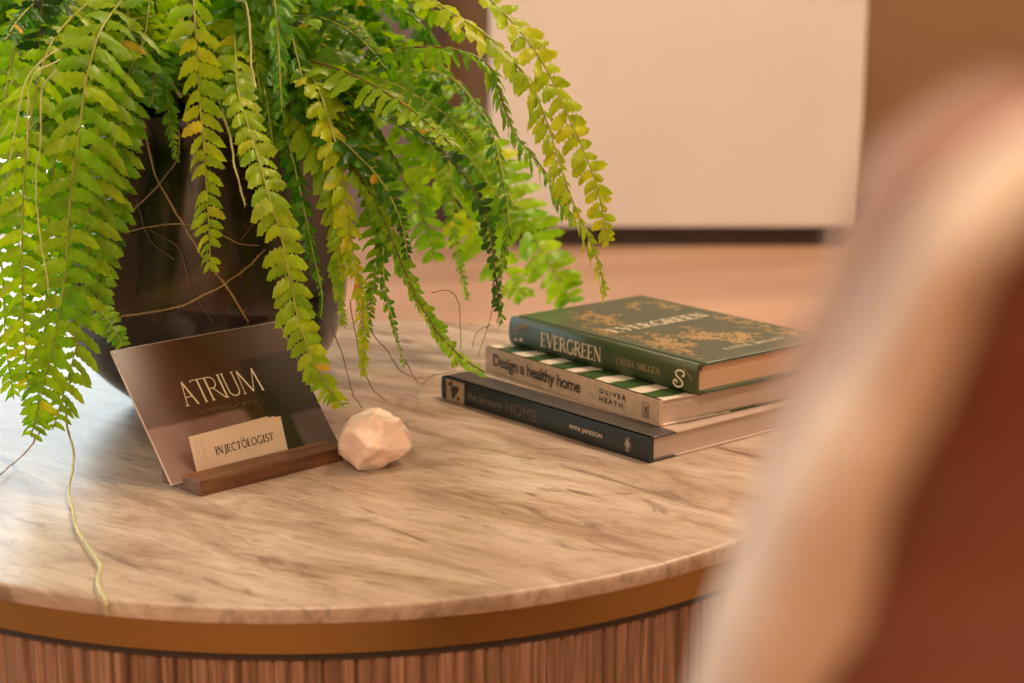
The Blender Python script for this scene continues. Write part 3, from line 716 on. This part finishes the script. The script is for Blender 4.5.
# fronds that can be told apart
key([cr(0,-.02), (186,-70,1.27), (190,-60,1.20), (195,20,1.165), (199,90,1.16), (204,150,1.16), (208,212,1.165), (211,274,1.17)], .0220, .70, 42, start=.28, dens=.60, wr=.46, droop=.35, lp=[(0,1.15),(.45,1.1),(.7,.85),(.92,.6),(1,.35)])
key([cr(.03,0,.0), (330,-60,1.30), (400,-50,1.25), (462,-22,1.22), (505,14,1.21), (542,62,1.20), (566,112,1.20), (584,152,1.20), (599,196,1.20), (609,248,1.205)], .0160, .76, (38,30), start=.30, dens=.62, wr=.50, droop=.15, lp=[(0,1.1),(.8,1),(.95,.7),(1,.35)])
key([cr(.02,0,.0), (300,-30,1.32), (380,-22,1.28), (430,0,1.26), (456,15,1.25), (490,38,1.25), (519,68,1.25), (539,102,1.25), (553,142,1.25), (567,187,1.25), (583,224,1.255), (596,256,1.26), (607,298,1.265)], .0190, .72, (25,66), start=.30, dens=.50, droop=.5, wr=.42, lp=[(0,1.1),(.5,1.1),(.7,.75),(.95,.5),(1,.35)])
key([cr(.03,0,.0), (300,82,1.33), (345,62,1.30), (400,49,1.28), (445,48,1.27), (485,62,1.27), (500,95,1.27), (514,132,1.27), (540,165,1.27), (563,200,1.27), (577,225,1.27)], .024, .45, (30,74), start=.3, dens=.42, droop=.9, wr=.36, mat_stem='brownstem', lp=[(0,1),(.45,1),(.6,.45),(.95,.38),(1,.3)])
key([cr(.04,0,-.01), (335,92,1.27), (390,118,1.22), (430,142,1.20), (462,172,1.19), (484,212,1.19), (494,262,1.19), (500,318,1.20)], .029, .14, (10,70), start=.18, dens=.46, mat_stem='brownstem', wr=.36, droop=-.1, orange=.10, lp=[(0,1),(.5,.9),(.7,.5),(.95,.28),(1,.2)])
key([cr(.03,-.02,-.01), (290,95,1.27), (330,140,1.22), (365,185,1.20), (392,240,1.20), (412,288,1.20), (436,330,1.20), (460,356,1.205), (487,374,1.21)], .0105, .55, (40,62), start=.2, dens=.48, droop=.3, mat_stem='brownstem', wr=.62, lp=[(0,1.3),(.4,1),(.6,.8),(.95,.75),(1,.5)])
key([cr(.03,-.01,-.01), (330,120,1.27), (372,180,1.25), (396,245,1.24), (417,295,1.24), (438,326,1.24), (452,350,1.24), (458,370,1.24)], .0135, .60, (50,60), start=.2, dens=.5, droop=.3, wr=.55, lp=[(0,1.2),(.6,1),(.9,.7),(1,.4)])
key([cr(.05,.05,0), (380,80,1.47), (435,120,1.45), (451,180,1.44), (455,235,1.43), (462,272,1.43), (468,302,1.43)], .021, .48, (35,50), start=.25, droop=.3, wr=.42, lp=[(0,1),(.5,.9),(.85,.35),(1,.15)])
key([cr(.05,.0,0), (420,70,1.36), (480,110,1.33), (502,170,1.31), (508,230,1.30), (500,285,1.30), (501,326,1.30)], .018, .34, (30,76), start=.25, droop=.5, lp=[(0,1.1),(.5,.8),(.85,.45),(1,.35)])
key([cr(.05,.05,0), (370,60,1.52), (440,110,1.55), (492,170,1.56), (530,232,1.55), (560,282,1.54), (574,306,1.54)], .036, .56, (5,15), start=.2, wr=.31, droop=.1, dens=.34, lp=[(0,1),(.6,1),(.85,.9),(1,.4)])
key([cr(.05,.06,0), (360,90,1.50), (420,150,1.52), (465,210,1.52), (500,262,1.51), (528,300,1.50)], .034, .58, (10,20), start=.2, wr=.32, droop=.15, dens=.35, lp=[(0,1),(.6,1),(.85,.8),(1,.3)])
key([cr(.05,.04,0), (340,110,1.45), (390,160,1.45), (420,210,1.44), (436,262,1.43)], .031, .50, (10,30), start=.15, wr=.34, droop=.2, dens=.4, lp=[(0,1),(.6,1),(.85,.7),(1,.3)])
key([cr(.05,.05,0), (350,70,1.50), (410,100,1.50), (462,150,1.50), (500,200,1.50), (520,238,1.50)], .034, .50, (5,15), start=.2, wr=.31, droop=.15, dens=.36, lp=[(0,1),(.6,1),(.85,.8),(1,.3)])
key([cr(.01,-.02,0), (232,20,1.27), (238,90,1.20), (256,150,1.18), (270,200,1.165), (282,240,1.165), (289,275,1.165), (298,318,1.165), (313,360,1.165), (330,392,1.175), (345,408,1.19)], .0150, .64, (25,20), start=.15, dens=.60, wr=.58, droop=.3, orange=.05, ripe=.10, lp=[(0,1.3),(.3,1.45),(.4,.95),(.8,1.05),(.93,.8),(1,.4)])
key([cr(.02,-.02,0), (262,60,1.27), (285,130,1.24), (300,190,1.22), (313,252,1.21), (322,295,1.21), (320,322,1.21)], .014, .30, (50,55), start=.2, droop=.3, wr=.5)
key([cr(.02,-.03,0), (300,70,1.25), (335,140,1.20), (346,200,1.19), (352,250,1.19), (362,305,1.19), (363,378,1.19)], .015, .80, (50,55), start=.2, droop=.4, orange=.05, wr=.5, lp=[(0,1.2),(.6,1.1),(.8,.6),(1,.35)])
key([cr(.03,-.03,0), (310,80,1.27), (360,160,1.24), (381,220,1.22), (384,280,1.22), (395,330,1.22), (405,368,1.22)], .014, .32, (60,70), start=.2, droop=.3, wr=.5)
key([cr(.03,0,0), (300,60,1.30), (350,120,1.26), (377,170,1.25), (378,240,1.25), (372,300,1.25), (365,345,1.25)], .022, .45, (20,45), start=.2, droop=.3)
key([cr(.02,-.03,0), (270,75,1.27), (300,120,1.24), (330,170,1.22), (340,230,1.22), (338,280,1.22), (345,330,1.22)], .017, .62, (40,30), start=.15, droop=.5, orange=.03, wr=.5)
key([cr(.03,-.03,0), (280,60,1.27), (310,110,1.23), (352,150,1.20), (382,182,1.19), (402,225,1.19), (408,262,1.19)], .022, .22, (20,40), start=.15, droop=.2, wr=.42)
key([cr(.04,0,0), (300,40,1.30), (360,70,1.27), (410,92,1.25), (452,120,1.25), (478,152,1.25)], .024, .38, (10,30), start=.15, droop=.2, wr=.4)
# left curtain of fronds
LP = [(0,.9),(.3,1.05),(.75,1),(.93,.65),(1,.35)]
key([cr(-.02,-.02,0), (150,-10,1.27), (108,18,1.18), (88,72,1.15), (78,140,1.14), (70,200,1.14), (66,262,1.14), (58,322,1.145), (44,384,1.15), (30,440,1.16)], .0235, .58, (12,30), start=.14, dens=.58, wr=.37, droop=.3, lp=LP)
key([cr(-.02,-.03,0), (140,20,1.25), (112,70,1.18), (98,140,1.16), (90,210,1.16), (87,275,1.16), (80,330,1.16), (66,385,1.165), (52,432,1.17)], .0225, .62, (5,20), start=.14, dens=.60, wr=.38, droop=.35, lp=LP)
key([cr(-.03,-.02,0), (130,10,1.28), (80,60,1.22), (58,140,1.20), (48,220,1.19), (46,300,1.19), (42,370,1.19), (34,428,1.20)], .0225, .50, (10,40), start=.14, dens=.56, droop=.3, lp=LP)
key([cr(-.03,-.02,0), (120,0,1.25), (60,30,1.18), (34,100,1.15), (24,180,1.14), (22,260,1.14), (24,330,1.14), (28,392,1.15)], .0215, .62, (10,40), start=.14, dens=.56, droop=.3, ripe=.12, lp=LP)
key([cr(-.03,-.02,0), (100,-10,1.27), (30,20,1.22), (4,100,1.20), (-4,190,1.19), (2,270,1.19), (6,345,1.19), (14,400,1.19)], .0215, .56, (20,50), start=.14, dens=.5, droop=.3, lp=LP)
key([cr(-.01,-.03,0), (150,60,1.24), (122,120,1.18), (108,180,1.17), (102,240,1.17), (98,300,1.17), (112,326,1.165), (126,350,1.165)], .0165, .46, (10,20), start=.14, dens=.56, wr=.42, droop=.15, lp=LP)
key([cr(-.01,-.03,0), (150,40,1.24), (124,90,1.19), (116,150,1.18), (114,210,1.18), (106,262,1.18)], .021, .48, (25,10), start=.14, dens=.56, wr=.42, droop=.25, lp=LP)
key([cr(-.03,.02,0), (110,0,1.40), (70,50,1.38), (50,120,1.36), (46,200,1.35), (54,280,1.34), (62,340,1.34)], .026, .38, (0,20), start=.14, dens=.5, droop=.25)
key([cr(-.03,.02,0), (100,-20,1.40), (40,20,1.36), (12,80,1.34), (8,160,1.33), (20,250,1.32), (28,310,1.32)], .026, .44, (0,30), start=.14, dens=.5, droop=.25)
key([cr(-.02,.0,0), (130,10,1.32), (95,60,1.27), (80,130,1.25), (84,200,1.25), (92,270,1.25), (84,320,1.25)], .025, .36, (0,20), start=.14, dens=.5, droop=.3)
key([cr(-.02,.0,0), (120,-10,1.30), (78,30,1.25), (60,100,1.23), (66,180,1.22), (72,250,1.22), (60,310,1.22), (48,360,1.22)], .022, .30, (20,60), start=.14, dens=.5, droop=.4)
key([cr(-.02,.0,0), (120,20,1.28), (90,60,1.22), (104,130,1.21), (118,190,1.21), (120,235,1.21)], .021, .28, (20,40), start=.14, dens=.5, droop=.3)
key([cr(-.02,-.03,0), (45,-60,1.25), (44,-20,1.18), (40,30,1.17), (38,75,1.17)], .014, .05, (0,10), start=.45, dens=.5, droop=-.1, mat_stem='brownstem', lp=[(0,1),(1,1)])
# short young growth over the rim, right of the middle
for px, py, l_ in ((232,120,.02), (262,105,.02), (285,150,.018), (250,60,.022), (300,95,.02), (165,120,.015), (275,40,.022)):
    key([cr((px-200)/1500., -.03, .0), (px-15, py-70, 1.27), (px-2, py-35, 1.24), (px+6, py+5, 1.23), (px+12, py+45, 1.225)], l_, random.uniform(.3, .6), random.uniform(0, 60), start=.1, dens=.55, wr=.5, droop=.4)

# the rest of the crown
def allowed(Pts, Yc):
    n = len(Pts)
    for i, p in enumerate(Pts):
        if p.z < T+.012 and i > 3: return False
        s = i/n
        if s < .12: continue
        x, y = proj(p); front = p.y < Yc+.10
        if p.y < 1.06: return False
        if front and 132 < x < 225 and y > 125: return False
        if front and 220 < x < 262 and y > 165: return False
        if front and 255 < x < 345 and y > 215: return False
        if 85 < x < 350 and y > 300: return False
        if x > 470 and y < 135: return False
        if x > 505: return False
        if x > 430 and y > 285: return False
        if x > 345 and y > 330: return False
        if x < 130 and y > 415: return False
        # keep clear of the pot body
        if math.hypot(p.x-PX, p.y-PY) < .120 and p.z < T+.215: return False
    return True
rng = random.Random(21)
def arch(az, Lf):
    e0 = math.radians(rng.uniform(28, 82)); e1 = math.radians(rng.uniform(-88, -35))
    bend = rng.uniform(.8, 1.6); p = CR+V((math.cos(az), math.sin(az), 0))*rng.uniform(0, .05); P = [p.copy()]; st = 24; tw = rng.uniform(-.5, .5)
    for i in range(st):
        u = i/st; el = e0+(e1-e0)*(u**bend); a2 = az+tw*u
        p = p+V((math.cos(a2)*math.cos(el), math.sin(a2)*math.cos(el), math.sin(el)))*(Lf/st); P.append(p.copy())
    return P
def fill_frond(P, az, ro=None):
    side = V((-math.sin(az), math.cos(az), 0)); roll = rng.uniform(-.7, .7)
    def S_fn(s, t_):
        nn = side.cross(t_); return side*math.cos(roll*s)+nn*math.sin(roll*s)
    make_frond(P, S_fn, rng.uniform(.018, .028), rng.choice((.15, .25, .35, .45, .5, .55, .65)), dens=rng.uniform(.46, .6), start=.10, wr=rng.uniform(.38, .48), droop=rng.uniform(.1, .6),
               mat_stem=rng.choice(('stem', 'stem', 'brownstem')), orange=rng.choice((0, 0, 0, .04)), minL=.3, raw_out=ro)
made = 0; tries = 0
NFILL = 100-NF[0]
while made < NFILL and tries < 20000:
    tries += 1
    az = rng.uniform(0, 2*math.pi); P = arch(az, rng.uniform(.14, .48))
    if not allowed(P, PY): continue
    xs, ys = proj(P[-1])
    if xs < -120: continue
    if ys > 700 or (ys < -60 and P[len(P)//2] and proj(P[len(P)//2])[1] < -60): continue
    fill_frond(P, az)
    made += 1
# the crown's far side, seen only between the nearer fronds
RO = ([], [], []); back = 0; tries2 = 0
while back < 115 and tries2 < 20000:
    tries2 += 1
    az = rng.uniform(.05, math.pi-.05) if rng.random() < .55 else rng.uniform(math.pi*.7, math.pi*1.2)
    P = arch(az, rng.uniform(.16, .46))
    if not allowed(P, PY) or min(q.y for q in P) < PY-.04: continue
    xs, ys = proj(P[-1])
    if xs < -100 or ys > 700: continue
    fill_frond(P, az, RO); back += 1
me = D.meshes.new('far_fronds'); me.from_pydata([tuple(v) for v in RO[0]], [], RO[1]); me.update()
ca = me.color_attributes.new('tint', 'FLOAT_COLOR', 'POINT'); ca.data.foreach_set('color', [x for c in RO[2] for x in c])
for p in me.polygons: p.use_smooth = True
put('far_fronds', me, fern, [M['leaf']])['kind'] = 'stuff'
print('fronds', NF[0], 'tries', tries)

# runners and dry roots
def rp_(pts, Y): return [at(x, y, Y+(q[0] if q else 0)) for x, y, *q in pts]
def potY(px, py, off=.004):               # just in front of the pot's surface
    best = None
    for i in range(400):
        Y = 1.15+i*.0012; p = at(px, py, Y); zz = p.z-T; rr = math.hypot(p.x-PX, p.y-PY)
        R_ = 0
        for (ra, za), (rb, zb_) in zip(prof[:14], prof[1:15]):
            if za <= zz <= zb_ and zb_ > za: R_ = ra+(rb-ra)*(zz-za)/(zb_-za)
        if rr < R_+off: return p
    return at(px, py, PY-.06)
hug = lambda L_: [potY(x, y) for x, y in L_]
add_runner(hug([(144,127), (154,171), (173,206), (201,254), (225,285), (249,322)]), .0007, .0005, M['runner'], 4)
add_runner(hug([(179,131), (177,159), (154,190), (136,208), (122,222)]), .0006, .0004, M['runner'], 2)
add_runner(hug([(112,318), (130,315), (170,309), (209,293), (245,269), (266,248)]), .0006, .0004, M['runner'], 5)
add_runner([at(212,84,1.24), at(229,131,1.225), at(235,167,1.215), at(245,206,1.21)], .0011, .0006, M['pale_runner'], 5)
add_runner(hug([(128,232), (170,224), (209,230), (241,244), (264,246)]), .0005, .0003, M['runner'])
add_runner(hug([(150,230), (180,250), (192,290), (215,325)]), .0004, .0003, M['dark_runner'])
add_runner(hug([(240,240), (256,222), (275,215)]), .0004, .0003, M['dark_runner'])
add_runner(hug([(136,200), (150,240), (178,262)]), .0004, .0003, M['dark_runner'])
add_runner([at(236,0,1.24), at(246,4,1.22), at(250,28,1.21), at(251,58,1.205), at(256,89,1.20)], .0010, .0007, M['pale_runner'], 4)
add_runner([at(133,20,1.28), at(148,48,1.27), at(165,75,1.275), at(182,98,1.29)], .0024, .0016, M['pale_runner'], 0, 'old_stalk')
add_runner([at(128,10,1.25), at(133,50,1.25), at(140,75,1.26), at(146,92,1.28)], .0016, .0010, M['pale_runner'], 0, 'old_stalk')
add_runner([at(150,0,1.24), at(140,60,1.22), at(118,120,1.20), at(96,160,1.20)], .0006, .0004, M['pale_runner'])
add_runner([at(90,40,1.2), at(62,48,1.16), at(34,68,1.15), at(18,110,1.14), at(6,190,1.14)], .0007, .0005, M['pale_runner'])
add_runner([at(60,60,1.15), at(34,74,1.14), at(28,110,1.14), at(28,160,1.14)], .0006, .0004, M['pale_runner'])
add_runner([at(55,70,1.13), at(42,90,1.13), at(40,140,1.13), at(36,200,1.13), at(50,300,1.13)], .0006, .0004, M['pale_runner'])
def tb(x, y, z=.0030): p = onz(x, y, z); p.z = T+z; return p
edge = at(108, 616, TY-math.sqrt(R*R-(.2273-.1327)**2)-.006)
add_runner([at(66,396,1.165), tb(66,424,.035), tb(74,456,.014), tb(69,490,.004), tb(73,512), tb(79,533), tb(90,549), tb(101,567), tb(97,580,.0030), tb(104,598,.0035), tb(106,602,.0040), edge], .0008, .0012, M['pale_runner'])
add_runner([at(40,430,1.17), tb(28,450,.014), tb(14,462,.004), tb(-4,478,.004)], .0006, .0004, M['runner'], 3)
add_runner([at(333,331,1.22), at(345,365,1.22), at(352,392,1.23), tb(362,408,.004)], .0004, .0003, M['dark_runner'])
add_runner([at(350,300,1.22), at(356,340,1.22), at(370,385,1.23), tb(388,402,.004)], .0004, .0003, M['dark_runner'])
add_runner([at(370,330,1.25), at(388,352,1.25), at(400,370,1.25), tb(418,378,.006), at(440,374,1.30), at(455,372,1.3)], .0004, .0003, M['dark_runner'])
add_runner([at(405,360,1.25), tb(420,384,.004), tb(436,372,.02)], .0004, .0003, M['dark_runner'])
add_runner([at(432,293,1.27), at(446,290,1.27), at(457,298,1.27), at(460,320,1.27), at(460,352,1.27)], .00035, .00025, M['dark_runner'])
add_runner([at(496,292,1.30), at(488,325,1.30), at(478,356,1.30)], .00035, .00025, M['dark_runner'])
add_runner([at(490,325,1.30), at(476,333,1.29), at(473,350,1.28)], .00035, .00025, M['dark_runner'])
# dead leaf scraps in the crown
vs_, fs = [], []
for _ in range(60):
    a = random.uniform(0, 6.28); r_ = random.uniform(.02, .085); p = V((r_*math.cos(a), r_*math.sin(a), .236+random.uniform(0, .03)+(.0 if r_ < .08 else -.01)))
    d = V((random.gauss(0, 1), random.gauss(0, 1), random.gauss(0, .6))).normalized(); q = d.cross(V((.2, .1, 1))).normalized(); l_ = random.uniform(.008, .016); b0 = len(vs_)
    vs_ += [p, p+d*l_*.5+q*l_*.2, p+d*l_+V((0, 0, -.003)), p+d*l_*.5-q*l_*.2]; fs.append((b0, b0+1, b0+2, b0+3))
o = raw('dead_leaf_litter', vs_, fs, M['dead'], fern); o['kind'] = 'stuff'

# ------------------------------------------------------------------ chair close to the right
ch = thing('armchair', 'chair with a beige rim and rust-brown back and seat, seen from behind, close in the right foreground', 'chair', (.14, .25, 0))
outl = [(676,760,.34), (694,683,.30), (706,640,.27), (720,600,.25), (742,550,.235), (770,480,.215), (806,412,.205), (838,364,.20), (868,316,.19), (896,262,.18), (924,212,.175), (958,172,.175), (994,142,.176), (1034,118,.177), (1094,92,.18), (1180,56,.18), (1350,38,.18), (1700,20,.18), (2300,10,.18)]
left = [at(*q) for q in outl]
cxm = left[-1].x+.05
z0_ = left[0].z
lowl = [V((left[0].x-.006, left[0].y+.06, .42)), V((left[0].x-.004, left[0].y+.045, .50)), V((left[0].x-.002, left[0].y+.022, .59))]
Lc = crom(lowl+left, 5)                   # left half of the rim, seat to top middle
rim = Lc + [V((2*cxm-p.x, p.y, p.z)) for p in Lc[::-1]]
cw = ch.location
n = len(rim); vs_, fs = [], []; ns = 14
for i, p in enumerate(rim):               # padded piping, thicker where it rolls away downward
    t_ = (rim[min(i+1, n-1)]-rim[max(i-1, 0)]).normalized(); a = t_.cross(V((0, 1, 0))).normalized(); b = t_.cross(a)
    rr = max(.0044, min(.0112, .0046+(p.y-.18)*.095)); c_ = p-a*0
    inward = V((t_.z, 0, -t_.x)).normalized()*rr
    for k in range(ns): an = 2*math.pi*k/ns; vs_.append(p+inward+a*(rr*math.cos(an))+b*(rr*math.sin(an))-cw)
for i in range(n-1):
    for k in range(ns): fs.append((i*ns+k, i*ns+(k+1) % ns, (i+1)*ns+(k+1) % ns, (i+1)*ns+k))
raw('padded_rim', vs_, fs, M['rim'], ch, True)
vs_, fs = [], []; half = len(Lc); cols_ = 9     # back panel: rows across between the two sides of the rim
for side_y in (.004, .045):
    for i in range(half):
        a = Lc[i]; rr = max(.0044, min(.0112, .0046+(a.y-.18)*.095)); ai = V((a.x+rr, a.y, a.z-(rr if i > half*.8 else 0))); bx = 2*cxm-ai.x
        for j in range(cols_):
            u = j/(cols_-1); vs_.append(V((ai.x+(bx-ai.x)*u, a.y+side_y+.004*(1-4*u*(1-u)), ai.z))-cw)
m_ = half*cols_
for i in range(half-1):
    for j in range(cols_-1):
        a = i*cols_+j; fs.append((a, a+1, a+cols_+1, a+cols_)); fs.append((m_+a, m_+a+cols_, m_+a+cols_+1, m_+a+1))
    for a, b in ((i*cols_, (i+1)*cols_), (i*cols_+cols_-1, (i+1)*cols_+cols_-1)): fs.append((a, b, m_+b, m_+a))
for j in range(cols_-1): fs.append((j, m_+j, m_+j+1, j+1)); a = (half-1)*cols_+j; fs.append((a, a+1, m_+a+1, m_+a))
raw('backrest', vs_, fs, M['rust'], ch, True)  # back and seat coloured rust brown, darker than the beige rim
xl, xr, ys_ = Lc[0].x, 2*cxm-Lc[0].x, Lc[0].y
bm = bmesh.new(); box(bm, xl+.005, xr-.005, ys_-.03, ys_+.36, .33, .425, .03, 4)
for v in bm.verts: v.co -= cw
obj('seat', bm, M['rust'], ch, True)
for sx_ in (xl+.04, xr-.04):
    for sy_ in (ys_+.01, ys_+.32):
        bm = bmesh.new(); bmesh.ops.create_cone(bm, segments=16, radius1=.012, radius2=.019, depth=.34, cap_ends=True, matrix=Matrix.Translation(V((sx_, sy_, .17))-cw)); obj('leg', bm, M['cleg'], ch, True)

# ------------------------------------------------------------------ light
w = D.worlds.new('sky'); bpy.context.scene.world = w; w.use_nodes = True; N = w.node_tree.nodes; L = w.node_tree.links
bg = N['Background']; tc = N.new('ShaderNodeTexCoord'); sp = N.new('ShaderNodeSeparateXYZ'); L.new(tc.outputs['Generated'], sp.inputs['Vector'])
r = ramp(N, [(.44, (.55, .62, .42)), (.50, (.80, .92, .85)), (.62, (.78, .92, 1.0)), (1, (.62, .80, 1.0))])
mm = N.new('ShaderNodeMath'); mm.operation = 'MULTIPLY_ADD'; mm.inputs[1].default_value = .5; mm.inputs[2].default_value = .5; L.new(sp.outputs['Z'], mm.inputs[0]); L.new(mm.outputs[0], r.inputs['Fac'])
L.new(r.outputs['Color'], bg.inputs['Color']); bg.inputs['Strength'].default_value = 3.8
def area(name, loc, rot, sx_, sy_, power, col, portal=False):
    l_ = D.lights.new(name, 'AREA'); l_.shape = 'RECTANGLE'; l_.size = sx_; l_.size_y = sy_; l_.energy = power; l_.color = col
    if portal: l_.cycles.is_portal = True
    o = D.objects.new(name, l_); C.objects.link(o); o.location = loc; o.rotation_euler = rot; return o
hp = math.pi/2
area('window_portal', ((WX0+WX1)/2, YB+.12, (WZ0+WZ1)/2), (-hp, 0, 0), WX1-WX0, WZ1-WZ0, 1, (1, 1, 1), True)
area('window_portal', (XL-.12, (LY0+LY1)/2, 1.32), (0, -hp, 0), 1.95, LY1-LY0, 1, (1, 1, 1), True)
area('unseen_ceiling_lamp', (1.0, 1.4, ZC-.03), (0, 0, 0), .5, .5, 44, (1, .73, .50))
area('unseen_ceiling_lamp', (-.3, -1.4, ZC-.03), (0, 0, 0), .8, .8, 50, (1, .75, .53))  # unseen lamp, set behind the camera to light the chair rim and fern front
area('unseen_ceiling_lamp', (1.0, 3.6, ZC-.03), (0, 0, 0), .6, .6, 30, (1, .75, .53))
